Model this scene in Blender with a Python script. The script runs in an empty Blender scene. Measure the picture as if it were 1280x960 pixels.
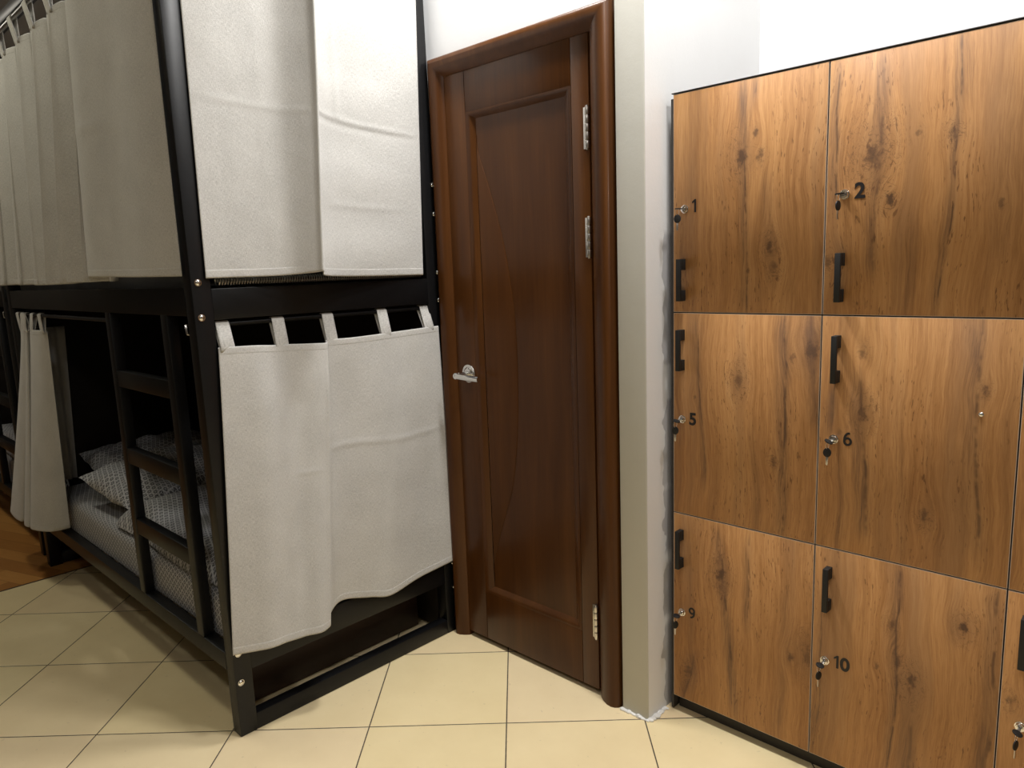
import bpy, bmesh, math, random
from mathutils import Vector, Matrix
random.seed(4)
SC = bpy.context.scene
COL = SC.collection
PI = math.pi

# ------------------------------------------------------------------ helpers
def link(o, parent=None):
    COL.objects.link(o)
    if parent is not None: o.parent = parent
    return o

def empty(name, loc=(0,0,0), parent=None):
    o = bpy.data.objects.new(name, None); o.location = loc; o.empty_display_size = .05
    return link(o, parent)

def tag(o, label=None, cat=None, group=None, kind=None):
    if label: o['label'] = label
    if cat: o['category'] = cat
    if group: o['group'] = group
    if kind: o['kind'] = kind
    return o

def copy_tree(o, parent=None):
    c = o.copy(); COL.objects.link(c); c.parent = parent
    for ch in list(o.children): copy_tree(ch, c)
    return c

def catmull(pts, t):
    n = len(pts) - 1; x = min(max(t, 0), 1) * n; i = min(int(x), n-1); f = x - i
    p0 = pts[max(i-1,0)]; p1 = pts[i]; p2 = pts[i+1]; p3 = pts[min(i+2,n)]
    return tuple(.5*((2*b)+(-a+c)*f+(2*a-5*b+4*c-d)*f*f+(-a+3*b-3*c+d)*f**3) for a,b,c,d in zip(p0,p1,p2,p3))

class MB:
    """collects shapes into one mesh"""
    def __init__(self): self.bm = bmesh.new()
    def _add(self, tmp, M=None):
        if M is not None: bmesh.ops.transform(tmp, matrix=M, verts=tmp.verts)
        me = bpy.data.meshes.new('tmp'); tmp.to_mesh(me); tmp.free()
        self.bm.from_mesh(me); bpy.data.meshes.remove(me)
    def box(self, x0,x1,y0,y1,z0,z1, b=.002, seg=2, M=None):
        t = bmesh.new(); bmesh.ops.create_cube(t, size=1)
        for v in t.verts:
            v.co = Vector((x0+(v.co.x+.5)*(x1-x0), y0+(v.co.y+.5)*(y1-y0), z0+(v.co.z+.5)*(z1-z0)))
        if b > 0: bmesh.ops.bevel(t, geom=list(t.edges), offset=b, segments=seg, affect='EDGES', profile=.5)
        self._add(t, M); return self
    def cyl(self, p0, p1, r, r2=None, n=24, b=0, caps=True):
        p0 = Vector(p0); p1 = Vector(p1); d = p1-p0
        t = bmesh.new()
        bmesh.ops.create_cone(t, cap_ends=caps, segments=n, radius1=r, radius2=r if r2 is None else r2, depth=d.length)
        if b > 0:
            es = [e for e in t.edges if abs(e.verts[0].co.z-e.verts[1].co.z) < 1e-6]
            bmesh.ops.bevel(t, geom=es, offset=b, segments=2, affect='EDGES', profile=.5)
        M = Matrix.Translation((p0+p1)/2) @ d.to_track_quat('Z','Y').to_matrix().to_4x4()
        self._add(t, M); return self
    def tube(self, pts, r, n=8, closed=False):
        bm = self.bm; rings = []; m = len(pts); pts = [Vector(p) for p in pts]
        up = Vector((0,0,1))
        prev = None
        for i, p in enumerate(pts):
            a = pts[(i-1) % m] if (closed or i > 0) else p
            c = pts[(i+1) % m] if (closed or i < m-1) else p
            d = (c-a).normalized()
            if prev is None:
                s = d.cross(up)
                if s.length < .1: s = d.cross(Vector((1,0,0)))
            else: s = prev - d*prev.dot(d)
            s.normalize(); prev = s; q = d.cross(s)
            rings.append([bm.verts.new(p + r*(math.cos(2*PI*k/n)*s + math.sin(2*PI*k/n)*q)) for k in range(n)])
        for i in range(m if closed else m-1):
            A = rings[i]; B = rings[(i+1) % m]
            for k in range(n): bm.faces.new((A[k],A[(k+1)%n],B[(k+1)%n],B[k]))
        if not closed:
            bm.faces.new(rings[0][::-1]); bm.faces.new(rings[-1])
        return self
    def prism(self, poly, lo, hi, axis='z', b=0):
        """extrude a 2-D polygon along an axis; poly in the other two axes"""
        def P(a, c, h): return {'z':(a,c,h),'y':(a,h,c),'x':(h,a,c)}[axis]
        t = bmesh.new()
        v0 = [t.verts.new(P(a,c,lo)) for a,c in poly]; v1 = [t.verts.new(P(a,c,hi)) for a,c in poly]
        n = len(poly)
        t.faces.new(v0); t.faces.new(v1[::-1])
        for i in range(n): t.faces.new((v0[i], v1[i], v1[(i+1)%n], v0[(i+1)%n]))
        bmesh.ops.recalc_face_normals(t, faces=list(t.faces))
        if b > 0: bmesh.ops.bevel(t, geom=list(t.edges), offset=b, segments=2, affect='EDGES', profile=.5)
        self._add(t); return self
    def sphere(self, c, r, sx=1, sy=1, sz=1, n=20):
        t = bmesh.new(); bmesh.ops.create_uvsphere(t, u_segments=n, v_segments=n//2, radius=r)
        self._add(t, Matrix.Translation(c) @ Matrix.Diagonal((sx,sy,sz,1))); return self
    def grid(self, fn, nu, nv, uvfn=None, wrap=False):
        bm = self.bm; uvl = bm.loops.layers.uv.verify()
        V = [[bm.verts.new(fn(i/nu, j/nv)) for i in range(nu+1)] for j in range(nv+1)]
        for j in range(nv):
            for i in range(nu):
                f = bm.faces.new((V[j][i],V[j][i+1],V[j+1][i+1],V[j+1][i]))
                for l,(a,c) in zip(f.loops, ((i,j),(i+1,j),(i+1,j+1),(i,j+1))):
                    l[uvl].uv = uvfn(a/nu, c/nv) if uvfn else (a/nu, c/nv)
        return self
    def build(self, name, mat, parent=None, smooth=True, angle=35, loc=None, recalc=True, solid=0):
        bm = self.bm
        if recalc: bmesh.ops.recalc_face_normals(bm, faces=list(bm.faces))
        if smooth:
            for f in bm.faces: f.smooth = True
            ca = math.radians(angle)
            for e in bm.edges:
                if len(e.link_faces) == 2 and e.calc_face_angle(0) > ca: e.smooth = False
        if loc is not None:
            bmesh.ops.translate(bm, verts=bm.verts, vec=-Vector(loc))
        me = bpy.data.meshes.new(name); bm.to_mesh(me); bm.free()
        o = bpy.data.objects.new(name, me)
        if loc is not None: o.location = loc
        if isinstance(mat, (list,tuple)):
            for m in mat: me.materials.append(m)
        elif mat: me.materials.append(mat)
        if solid:
            m = o.modifiers.new('thickness','SOLIDIFY'); m.thickness = solid; m.offset = 0
        return link(o, parent)

# ------------------------------------------------------------------ materials
class NT:
    def __init__(self, name):
        self.m = bpy.data.materials.new(name); self.m.use_nodes = True
        self.t = self.m.node_tree; self.t.nodes.clear()
        self.out = self.t.nodes.new('ShaderNodeOutputMaterial')
        self.b = self.t.nodes.new('ShaderNodeBsdfPrincipled')
        self.t.links.new(self.b.outputs[0], self.out.inputs[0])
    def n(self, typ, **kw):
        x = self.t.nodes.new(typ)
        for k, v in kw.items(): setattr(x, k, v)
        return x
    def put(self, sock, v):
        if hasattr(v, 'is_output'): self.t.links.new(v, sock)
        elif isinstance(v, (tuple,list)) and len(v) == 3 and sock.type == 'RGBA': sock.default_value = (*v, 1)
        else: sock.default_value = v
    def math(self, op, a, b=0.0, c=None, clamp=False):
        x = self.n('ShaderNodeMath', operation=op, use_clamp=clamp)
        self.put(x.inputs[0], a); self.put(x.inputs[1], b)
        if c is not None: self.put(x.inputs[2], c)
        return x.outputs[0]
    def vec(self, x, y, z=0.0):
        c = self.n('ShaderNodeCombineXYZ')
        for s, v in zip(c.inputs, (x,y,z)): self.put(s, v)
        return c.outputs[0]
    def sep(self, v):
        s = self.n('ShaderNodeSeparateXYZ'); self.put(s.inputs[0], v); return s.outputs
    def noise(self, v, scale=1, detail=3, rough=.5, dist=0):
        x = self.n('ShaderNodeTexNoise'); self.put(x.inputs['Vector'], v)
        x.inputs['Scale'].default_value = scale; x.inputs['Detail'].default_value = detail
        x.inputs['Roughness'].default_value = rough; x.inputs['Distortion'].default_value = dist
        return x.outputs['Fac']
    def ramp(self, f, stops, interp='LINEAR'):
        r = self.n('ShaderNodeValToRGB'); r.color_ramp.interpolation = interp
        e = r.color_ramp.elements
        while len(e) < len(stops): e.new(.5)
        for k, (p, c) in zip(e, stops):
            k.position = p; k.color = (*c, 1) if isinstance(c, (tuple,list)) else (c,c,c,1)
        self.put(r.inputs[0], f); return r.outputs[0]
    def mix(self, f, a, b, blend='MIX'):
        x = self.n('ShaderNodeMix', data_type='RGBA', blend_type=blend)
        self.put(x.inputs[0], f); self.put(x.inputs[6], a); self.put(x.inputs[7], b)
        return x.outputs[2]
    def smooth(self, v, a, b, lo=0, hi=1):
        x = self.n('ShaderNodeMapRange', interpolation_type='SMOOTHSTEP')
        self.put(x.inputs[0], v); self.put(x.inputs[1], a); self.put(x.inputs[2], b)
        self.put(x.inputs[3], lo); self.put(x.inputs[4], hi); return x.outputs[0]
    def obj(self): return self.n('ShaderNodeTexCoord').outputs['Object']
    def uv(self): return self.n('ShaderNodeTexCoord').outputs['UV']
    def pos(self): return self.n('ShaderNodeNewGeometry').outputs['Position']
    def bump(self, h, strength=.3, dist=.002):
        x = self.n('ShaderNodeBump'); x.inputs['Strength'].default_value = strength
        x.inputs['Distance'].default_value = dist; self.put(x.inputs['Height'], h)
        self.t.links.new(x.outputs[0], self.b.inputs['Normal'])
    def set(self, **kw):
        for k, v in kw.items(): self.put(self.b.inputs[k.replace('_',' ')], v)
        return self.m

def plain(name, col, rough=.5, metal=0, nz=.06, scale=40, bump=0):
    t = NT(name); f = t.noise(t.obj(), scale, 3)
    c = t.ramp(f, [(.3, tuple(x*(1-nz) for x in col)), (.7, tuple(min(1,x*(1+nz)) for x in col))])
    if bump: t.bump(f, bump, .001)
    return t.set(Base_Color=c, Roughness=rough, Metallic=metal)

def m_plaster(name, col, patch=None):
    t = NT(name); p = t.pos()
    f = t.noise(p, 3, 4); g = t.noise(p, 170, 3, .6); h = t.noise(p, 28, 4, .6)
    c = t.ramp(f, [(.3, tuple(x*.97 for x in col)), (.7, col)])
    if patch:     # peeled filler marks running down the wall beside the cabinet
        s = t.sep(p)
        n1 = t.noise(t.vec(0, t.math('MULTIPLY', s[1], 14), t.math('MULTIPLY', s[2], 13)), 1, 2, .5)
        n2 = t.noise(t.vec(3, 0, t.math('MULTIPLY', s[2], 4.5)), 1, 2, .5)
        edge = t.math('SUBTRACT', 1.798, t.math('MULTIPLY', t.math('SUBTRACT', n1, .45), .085))
        a = t.smooth(s[1], edge, t.math('ADD', edge, .003))
        a = t.math('MULTIPLY', a, t.smooth(s[2], 1.43, 1.46, 1, 0))
        a = t.math('MULTIPLY', a, t.smooth(n2, .40, .46))
        c = t.mix(t.math('MULTIPLY', a, .8), c, patch)
    t.bump(t.math('ADD', t.math('MULTIPLY', g, .4), h), .22, .0025)
    return t.set(Base_Color=c, Roughness=.75)

def m_tile():
    t = NT('floor_tile'); p = t.pos(); s = t.sep(p)
    X0, Y0, A, T = -1.4513, 1.4180, .75814, .41847
    dx = t.math('SUBTRACT', s[0], X0); dy = t.math('SUBTRACT', s[1], Y0)
    ca, sa = math.cos(A)/T, math.sin(A)/T
    u = t.math('ADD', t.math('MULTIPLY', dx, ca), t.math('MULTIPLY', dy, sa))
    v = t.math('ADD', t.math('MULTIPLY', dx, -sa), t.math('MULTIPLY', dy, ca))
    def edge(w):
        f = t.math('FRACT', t.math('ADD', w, 100.5)); return t.math('ABSOLUTE', t.math('SUBTRACT', f, .5))
    e = t.math('MINIMUM', edge(u), edge(v))
    wob = t.math('MULTIPLY', t.math('SUBTRACT', t.noise(p, 60, 2), .5), .0015)
    e = t.math('ADD', e, wob)
    g = t.smooth(e, .0036, .0052, 1, 0)
    iu = t.math('FLOOR', t.math('ADD', u, 100)); iv = t.math('FLOOR', t.math('ADD', v, 100))
    wn = t.n('ShaderNodeTexWhiteNoise', noise_dimensions='2D'); t.put(wn.inputs[0], t.vec(iu, iv))
    f = t.noise(p, 5, 4, .6)
    c = t.ramp(f, [(.3, (.81,.655,.395)), (.7, (.87,.715,.44))])
    c = t.mix(.06, c, wn.outputs['Color'], 'SOFT_LIGHT')
    spk = t.smooth(t.noise(p, 55, 1), .735, .75)
    c = t.mix(t.math('MULTIPLY', spk, .15), c, (.25,.19,.12))
    c = t.mix(g, c, (.075,.055,.038))
    hgt = t.smooth(e, .003, .010)
    t.bump(hgt, .35, .002)
    r = t.math('ADD', t.math('MULTIPLY', g, .5), t.math('ADD', .27, t.math('MULTIPLY', f, .12)))
    return t.set(Base_Color=c, Roughness=r, Specular_IOR_Level=.4)

def m_parquet():
    t = NT('parquet'); p = t.pos(); s = t.sep(p)
    A = .35; ca, sa = math.cos(A), math.sin(A)
    u = t.math('ADD', t.math('MULTIPLY', s[0], ca), t.math('MULTIPLY', s[1], sa))
    v = t.math('ADD', t.math('MULTIPLY', s[0], -sa), t.math('MULTIPLY', s[1], ca))
    row = t.math('FLOOR', t.math('DIVIDE', v, .09))
    uo = t.math('ADD', t.math('DIVIDE', u, .45), t.math('MULTIPLY', row, .37))
    wn = t.n('ShaderNodeTexWhiteNoise', noise_dimensions='2D'); t.put(wn.inputs[0], t.vec(t.math('FLOOR', uo), row))
    gr = t.noise(t.vec(t.math('MULTIPLY', u, 6), t.math('MULTIPLY', v, 70)), 1, 4)
    f = t.math('ADD', t.math('MULTIPLY', wn.outputs['Value'], .6), t.math('MULTIPLY', gr, .4))
    c = t.ramp(f, [(.1, (.33,.135,.030)), (.5, (.45,.20,.048)), (.9, (.58,.285,.078))])
    def edge(w, k):
        a = t.math('ABSOLUTE', t.math('SUBTRACT', t.math('FRACT', w), .5)); return t.smooth(a, .5-k, .5-k*.4)
    e = t.math('MAXIMUM', edge(t.math('DIVIDE', v, .09), .02), edge(uo, .004))
    c = t.mix(t.math('MULTIPLY', e, .6), c, (.12,.045,.012))
    return t.set(Base_Color=c, Roughness=.38)

def m_fabric(name, col, nz=.14):
    t = NT(name); uv = t.uv(); s = t.sep(uv)      # uv in metres
    wx = t.noise(t.vec(t.math('MULTIPLY', s[0], 900), t.math('MULTIPLY', s[1], 130)), 1, 2)
    wy = t.noise(t.vec(t.math('MULTIPLY', s[0], 130), t.math('MULTIPLY', s[1], 900)), 1, 2)
    big = t.noise(uv, 9, 3)
    w = t.math('ADD', wx, wy)
    f = t.math('ADD', t.math('MULTIPLY', w, .42), t.math('MULTIPLY', big, .16))
    c = t.ramp(f, [(.34, tuple(x*(1-2.2*nz) for x in col)), (.50, col), (.66, tuple(min(1,x*(1+1.8*nz)) for x in col))])
    cr = t.noise(uv, 16, 4, .55, .6)
    t.bump(t.math('ADD', t.math('MULTIPLY', w, .35), t.math('MULTIPLY', cr, 1.4)), .35, .003)
    return t.set(Base_Color=c, Roughness=.92, Sheen_Weight=.25, Specular_IOR_Level=.2)

def m_sheet():
    t = NT('patterned_cotton'); uv = t.uv(); s = t.sep(uv); P = .0185
    d = None; tri = None
    for k in range(3):
        a = k*PI/3 + .2
        w = t.math('DIVIDE', t.math('ADD', t.math('MULTIPLY', s[0], math.cos(a)), t.math('MULTIPLY', s[1], math.sin(a))), P)
        f = t.math('ABSOLUTE', t.math('SUBTRACT', t.math('FRACT', w), .5))
        d = f if d is None else t.math('MINIMUM', d, f)
        tri = f if tri is None else t.math('MAXIMUM', tri, f)
    m = t.math('MAXIMUM', t.smooth(d, .075, .125, 1, 0), t.smooth(tri, .455, .475))
    c = t.mix(m, (.012,.013,.020), (.52,.52,.53))
    t.bump(t.noise(uv, 18, 4, .6), .5, .006)
    return t.set(Base_Color=c, Roughness=.85)

def m_doorwood():
    t = NT('mahogany_stain'); p = t.pos(); s = t.sep(p)
    n1 = t.noise(t.vec(t.math('MULTIPLY', s[0], 16), t.math('MULTIPLY', s[1], 16), t.math('MULTIPLY', s[2], 1.4)), 1, 4, .55, .4)
    n2 = t.noise(t.vec(t.math('MULTIPLY', s[0], 160), t.math('MULTIPLY', s[1], 160), t.math('MULTIPLY', s[2], 5)), 1, 3)
    f = t.math('ADD', t.math('MULTIPLY', n1, .75), t.math('MULTIPLY', n2, .25))
    c = t.ramp(f, [(.3, (.050,.0160,.0032)), (.5, (.069,.0235,.0046)), (.72, (.094,.034,.0072))])
    t.bump(n2, .05, .001)
    return t.set(Base_Color=c, Roughness=.34, Specular_IOR_Level=.24, Coat_Weight=.07, Coat_Roughness=.15)

def m_oak(name, seed, streaks, knots):
    """door-local x (right) and z (up), metres"""
    t = NT(name); s = t.sep(t.obj()); x, z = s[0], s[2]
    ox, oz = seed*3.17, seed*1.73
    wob = t.noise(t.vec(t.math('MULTIPLY', x, 2.5), t.math('MULTIPLY', z, 2.4), ox), 1, 2, .5)
    wob2 = t.noise(t.vec(t.math('MULTIPLY', x, 14), t.math('MULTIPLY', z, 7), ox+4), 1, 3, .55)
    wx = t.math('ADD', x, t.math('ADD', t.math('MULTIPLY', t.math('SUBTRACT', wob, .5), .045), t.math('MULTIPLY', t.math('SUBTRACT', wob2, .5), .018)))
    kn = None; ha = None; wx0 = wx
    for (kx, kz, kr, ks) in knots:
        ax = t.math('SUBTRACT', x, kx); az = t.math('MULTIPLY', t.math('SUBTRACT', z, kz), .62)
        r2 = t.math('ADD', t.math('MULTIPLY', ax, ax), t.math('MULTIPLY', az, az))
        g = t.math('EXPONENT', t.math('MULTIPLY', r2, -1/(kr*2.6)**2))
        wx = t.math('SUBTRACT', wx, t.math('MULTIPLY', g, t.math('MULTIPLY', ax, .75)))
        nn = t.noise(t.vec(t.math('MULTIPLY', x, 95), t.math('MULTIPLY', z, 60), kx*9+seed), 1, 4, .65)
        rr = t.math('ADD', t.math('DIVIDE', t.math('SQRT', r2), kr), t.math('MULTIPLY', t.math('SUBTRACT', nn, .5), 2.6))
        k = t.math('MULTIPLY', t.smooth(rr, .15, 1.0, 1, 0), ks)
        kn = k if kn is None else t.math('MAXIMUM', kn, k)
        g = t.math('MULTIPLY', g, min(1, ks*kr/.012))
        ha = g if ha is None else t.math('MAXIMUM', ha, g)
    X = t.math('ADD', wx, ox)
    band = t.noise(t.vec(t.math('MULTIPLY', X, 15), t.math('MULTIPLY', z, .8), oz), 1, 3, .6, .3)
    tone = t.noise(t.vec(t.math('MULTIPLY', X, 9), t.math('MULTIPLY', z, .5), oz+20), 1, 3, .6)
    grain = t.noise(t.vec(t.math('MULTIPLY', X, 95), t.math('MULTIPLY', z, 2.2), oz), 1, 4, .65, .3)
    fine = t.noise(t.vec(t.math('MULTIPLY', X, 430), t.math('MULTIPLY', z, 20), oz), 1, 3, .6)
    pore = t.noise(t.vec(t.math('MULTIPLY', X, 260), t.math('MULTIPLY', z, 42), oz+5), 1, 2, .5)
    porem = t.noise(t.vec(t.math('MULTIPLY', X, 11), t.math('MULTIPLY', z, 3), oz+9), 1, 2, .5)
    f = t.math('ADD', t.math('MULTIPLY', band, .36), t.math('ADD', t.math('MULTIPLY', grain, .34), t.math('MULTIPLY', fine, .30)))
    c = t.ramp(f, [(.32, (.225,.092,.029)), (.44, (.37,.175,.060)), (.54, (.475,.240,.088)), (.68, (.58,.325,.135))])
    c = t.mix(t.math('MULTIPLY', t.smooth(tone, .50, .68), .55), c, (.285,.150,.068))
    st = None; ck = None
    for (sx0, sx1, z0, z1, w, a) in streaks:      # streak centre runs from sx1 (at z1, top) to sx0 (at z0, bottom)
        k = (sx1-sx0)/(z1-z0)
        cx = t.math('ADD', t.math('MULTIPLY', z, k), sx0 - k*z0)
        d = t.math('DIVIDE', t.math('SUBTRACT', wx0, cx), w)
        win = t.math('MULTIPLY', t.smooth(z, z0-.04, z0+.05), t.smooth(z, z1-.05, z1+.04, 1, 0))
        g = t.math('EXPONENT', t.math('MULTIPLY', t.math('MULTIPLY', d, d), -1))
        g = t.math('MULTIPLY', t.math('MULTIPLY', g, win), a)
        st = g if st is None else t.math('MAXIMUM', st, g)
        if a > .55:
            d2 = t.math('SUBTRACT', d, .35)
            q = t.math('EXPONENT', t.math('MULTIPLY', t.math('MULTIPLY', d2, d2), -28))
            q = t.math('MULTIPLY', t.math('MULTIPLY', q, win), a)
            ck = q if ck is None else t.math('MAXIMUM', ck, q)
    if st is not None:
        st = t.math('MULTIPLY', st, t.smooth(f, .36, .58, 1.25, .40))
        c = t.mix(t.math('MINIMUM', st, .9), c, (.165,.088,.046))
    if ck is not None:
        br = t.noise(t.vec(t.math('MULTIPLY', x, 8), t.math('MULTIPLY', z, 11), seed), 1, 3, .6)
        c = t.mix(t.math('MULTIPLY', t.math('MULTIPLY', ck, t.smooth(br, .42, .56)), .85), c, (.075,.038,.022))
    pm = t.math('MULTIPLY', t.smooth(pore, .62, .70), t.smooth(porem, .44, .60))
    c = t.mix(t.math('MULTIPLY', pm, .7), c, (.115,.046,.017))
    if kn is not None:
        sq = t.noise(t.vec(t.math('MULTIPLY', X, 70), t.math('MULTIPLY', z, 34), seed), 1, 3, .6, 1.2)
        fe = t.smooth(t.math('ABSOLUTE', t.math('SUBTRACT', sq, .5)), .004, .022, 1, 0)
        fe = t.math('MULTIPLY', fe, t.smooth(ha, .12, .6))
        c = t.mix(t.math('MULTIPLY', t.math('MULTIPLY', fe, t.smooth(porem, .35, .55, .4, 1)), .6), c, (.12,.056,.025))
        c = t.mix(t.math('MULTIPLY', t.smooth(ha, .2, 1), .35), c, (.20,.105,.052))
        c = t.mix(t.math('MULTIPLY', kn, .9), c, (.070,.036,.021))
    t.bump(t.math('ADD', grain, fine), .10, .001)
    return t.set(Base_Color=c, Roughness=.46, Specular_IOR_Level=.35)

M = {}
M['black']   = plain('black_enamel', (.0055,.0055,.006), .36, 0, .1, 60, .03)
M['black'].node_tree.nodes['Principled BSDF'].inputs['Specular IOR Level'].default_value = .30
M['blackp']  = plain('black_plastic', (.005,.005,.005), .6)
M['chrome']  = plain('chrome', (.80,.80,.79), .12, 1, .02)
M['steel']   = plain('steel', (.62,.60,.57), .28, 1, .05, 90)
M['white_edge'] = plain('pale_edge_band', (.62,.50,.40), .5)
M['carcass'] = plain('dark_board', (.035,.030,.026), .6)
M['fabric']  = m_fabric('linen_curtain', (.52,.51,.485))
M['sheet']   = m_sheet()
M['mattress']= m_fabric('grey_ticking', (.14,.145,.15))
M['wall']    = m_plaster('white_plaster', (.80,.81,.82))
M['wall_niche'] = m_plaster('white_plaster_scuffed', (.80,.80,.80), (.42,.41,.42))
M['pillar']  = m_plaster('grey_green_plaster', (.56,.552,.50))
M['ceil']    = m_plaster('ceiling_white', (.60,.60,.60))
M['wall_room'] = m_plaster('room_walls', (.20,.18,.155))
M['caulk']   = plain('white_filler', (.78,.77,.74), .8, 0, .12, 60, .4)
M['tile']    = m_tile()
M['parquet'] = m_parquet()
M['door']    = m_doorwood()
M['ink']     = plain('black_vinyl', (.010,.008,.009), .5)
M['strip']   = plain('threshold_dark', (.05,.028,.014), .5)

def struct(name, mb, mat, **kw):
    o = mb.build(name, mat, **kw); o['kind'] = 'structure'; return o

# ------------------------------------------------------------------ the room
CEIL = 3.0
YW = 1.73                     # wall with the door
XN = -1.134                   # side of the niche
YB = 2.37                     # back of the niche
XL, XR, YF = -7.2, 1.30, -2.7
DX0, DX1, DZ = -1.945, -1.318, 2.012   # door opening
# floor
b = MB(); b.box(-3.86, XR+.1, YF-.1, YB+.1, -.05, 0, 0); struct('floor', b, M['tile'], smooth=False)
b = MB(); b.box(XL-.1, -3.872, YF-.1, YB+.1, -.05, 0, 0); struct('floor.001', b, M['parquet'], smooth=False)
b = MB(); b.box(-3.872, -3.86, YF-.1, YB+.1, -.05, .0008, 0); struct('trim_1', b, M['strip'], smooth=False)
b = MB(); b.box(XL-.1, XR+.1, YF-.1, YB+.1, CEIL, CEIL+.1, 0); struct('ceiling', b, M['ceil'], smooth=False)
# wall with the door opening (one wall)
b = MB()
b.box(XL, DX0, YW, YW+.14, 0, CEIL, 0); b.box(DX1, -1.228, YW, YW+.14, 0, CEIL, 0); b.box(DX0, DX1, YW, YW+.14, DZ, CEIL, 0)
struct('wall_back', b, M['wall'], smooth=False)
b = MB(); b.box(DX0-.02, DX1+.02, YW+.141, YW+.2, 0, DZ+.05, 0); struct('wall_behind_door', b, M['carcass'], smooth=False)
b = MB(); b.box(-1.2275, XN-.0005, 1.705, YB+.06, 0, CEIL, .004, 2); struct('wall_pillar', b, M['pillar'])
b = MB(); b.box(XN-.0005, XN, 1.709, YB, 0, CEIL, 0); struct('wall_niche', b, M['wall_niche'], smooth=False)
b = MB(); b.box(XN, XR, YB, YB+.1, 0, CEIL, 0); struct('wall_niche_back', b, M['wall'], smooth=False)
b = MB(); b.box(XR, XR+.1, YF, YB, 0, CEIL, 0); struct('wall_right', b, M['wall_room'], smooth=False)
b = MB(); b.box(XL-.1, XL, YF, YW, 0, CEIL, 0); struct('wall_left', b, M['wall_room'], smooth=False)
b = MB(); b.box(XL, XR, YF-.1, YF, 0, CEIL, 0); struct('wall_front', b, M['wall_room'], smooth=False)
# crumbly white filler along the foot of the pillar
b = MB()
def bead(p0, p1, n, seed):
    rnd = random.Random(seed); p0 = Vector(p0); p1 = Vector(p1)
    for i in range(n):
        f = (i+rnd.random()*.6)/n; p = p0.lerp(p1, f); r = rnd.uniform(.0035,.0075)
        b.sphere((p.x+rnd.uniform(-.002,.002), p.y+rnd.uniform(-.002,.002), r*.35), r, rnd.uniform(1,1.9), rnd.uniform(.8,1.3), rnd.uniform(.6,1.1), 10)
bead((-1.226,1.702,0), (XN+.004,1.702,0), 20, 1); bead((XN+.005,1.71,0), (XN+.006,1.80,0), 17, 2)
struct('trim_2', b, M['caulk'])

# ------------------------------------------------------------------ the door
door = empty('door_1', ((DX0+DX1)/2, YW, 0)); door['kind'] = 'structure'
def local(o, parent):     # keep the mesh where it stands
    o.parent = parent; o.location = o.location - parent.location; return o
# casing : profile (distance from outer edge, protrusion)
prof = [(0,0),(0,.018),(.003,.028),(.010,.036),(.020,.040),(.034,.038),(.050,.029),(.062,.019),(.067,.014),(.067,-.03)]
def casing():
    b = MB(); bm = b.bm
    xo0, xo1, zo = -2.000, -1.237, 2.069
    rows = []
    for (w, h) in prof:
        wl = w*.97; wr = w*1.22; y = YW-h
        rows.append([bm.verts.new((xo0+wl,y,0)), bm.verts.new((xo0+wl,y,zo-w*.97)), bm.verts.new((xo1-wr,y,zo-w*.97)), bm.verts.new((xo1-wr,y,0))])
    for i in range(len(rows)-1):
        for k in range(3): bm.faces.new((rows[i][k],rows[i][k+1],rows[i+1][k+1],rows[i+1][k]))
    # closed feet
    bm.faces.new([r[0] for r in rows]); bm.faces.new([r[3] for r in rows])
    return b
o = local(casing().build('casing', M['door'], None, angle=30), door)
# mitre lines are sharp in the mesh; leaf built as stiles, rails, sloped moulding and panel with a raised arc segment
LX0, LX1, LZ0, LZ1, LY = -1.938, -1.326, .020, 2.004, 1.717
px0, px1, pz0, pz1 = -1.804, -1.425, .226, 1.852      # panel
mo = .034; dp = .015
def leaf_frame():
    b = MB(); ax0, ax1, az0, az1 = px0-mo, px1+mo, pz0-.026, pz1+.022
    g = .0016
    b.box(LX0, ax0-g/2, LY, LY+.04, LZ0, LZ1, .0015)                # left stile
    b.box(ax1+g/2, LX1, LY, LY+.04, LZ0, LZ1, .0015)                # right stile
    b.box(ax0+g/2, ax1-g/2, LY, LY+.04, az1, LZ1, .0015)            # top rail
    b.box(ax0+g/2, ax1-g/2, LY, LY+.04, LZ0, az0, .0015)            # bottom rail
    bm = b.bm
    n = 6; rings = []
    for i in range(n+1):
        f = i/n; e = f; y = LY + dp*(1-math.cos(f*PI/2)) ; ins = e
        x0 = ax0+(px0-ax0)*ins; x1 = ax1+(px1-ax1)*ins; z0 = az0+(pz0-az0)*ins; z1 = az1+(pz1-az1)*ins
        rings.append([bm.verts.new((x0,y,z0)), bm.verts.new((x1,y,z0)), bm.verts.new((x1,y,z1)), bm.verts.new((x0,y,z1))])
    for i in range(n):
        for k in range(4): bm.faces.new((rings[i][k],rings[i][(k+1)%4],rings[i+1][(k+1)%4],rings[i+1][k]))
    return b
leaf = local(leaf_frame().build('leaf', M['door'], None, angle=30), door)
def leaf_panel():
    b = MB(); b.box(px0-.012, px1+.012, LY+dp, LY+.034, pz0-.012, pz1+.012, 0)
    return b
pan = leaf_panel().build('panel', M['door'], None); pan.parent = leaf
arc = [(-1.803,1.80),(-1.798,1.743),(-1.766,1.66),(-1.733,1.564),(-1.695,1.44),(-1.672,1.312),(-1.657,1.19),(-1.653,1.05),(-1.657,.91),(-1.669,.765),(-1.695,.62),(-1.728,.528),(-1.765,.43),(-1.800,.318),(-1.803,.27)]
poly = [catmull(arc, i/48) for i in range(49)]
b = MB(); b.prism([(a,c) for a,c in poly] , LY+dp-.0020, LY+dp+.004, 'y', .0012)
seg = b.build('raised_segment', M['door'], None, angle=30); seg.parent = leaf
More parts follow.
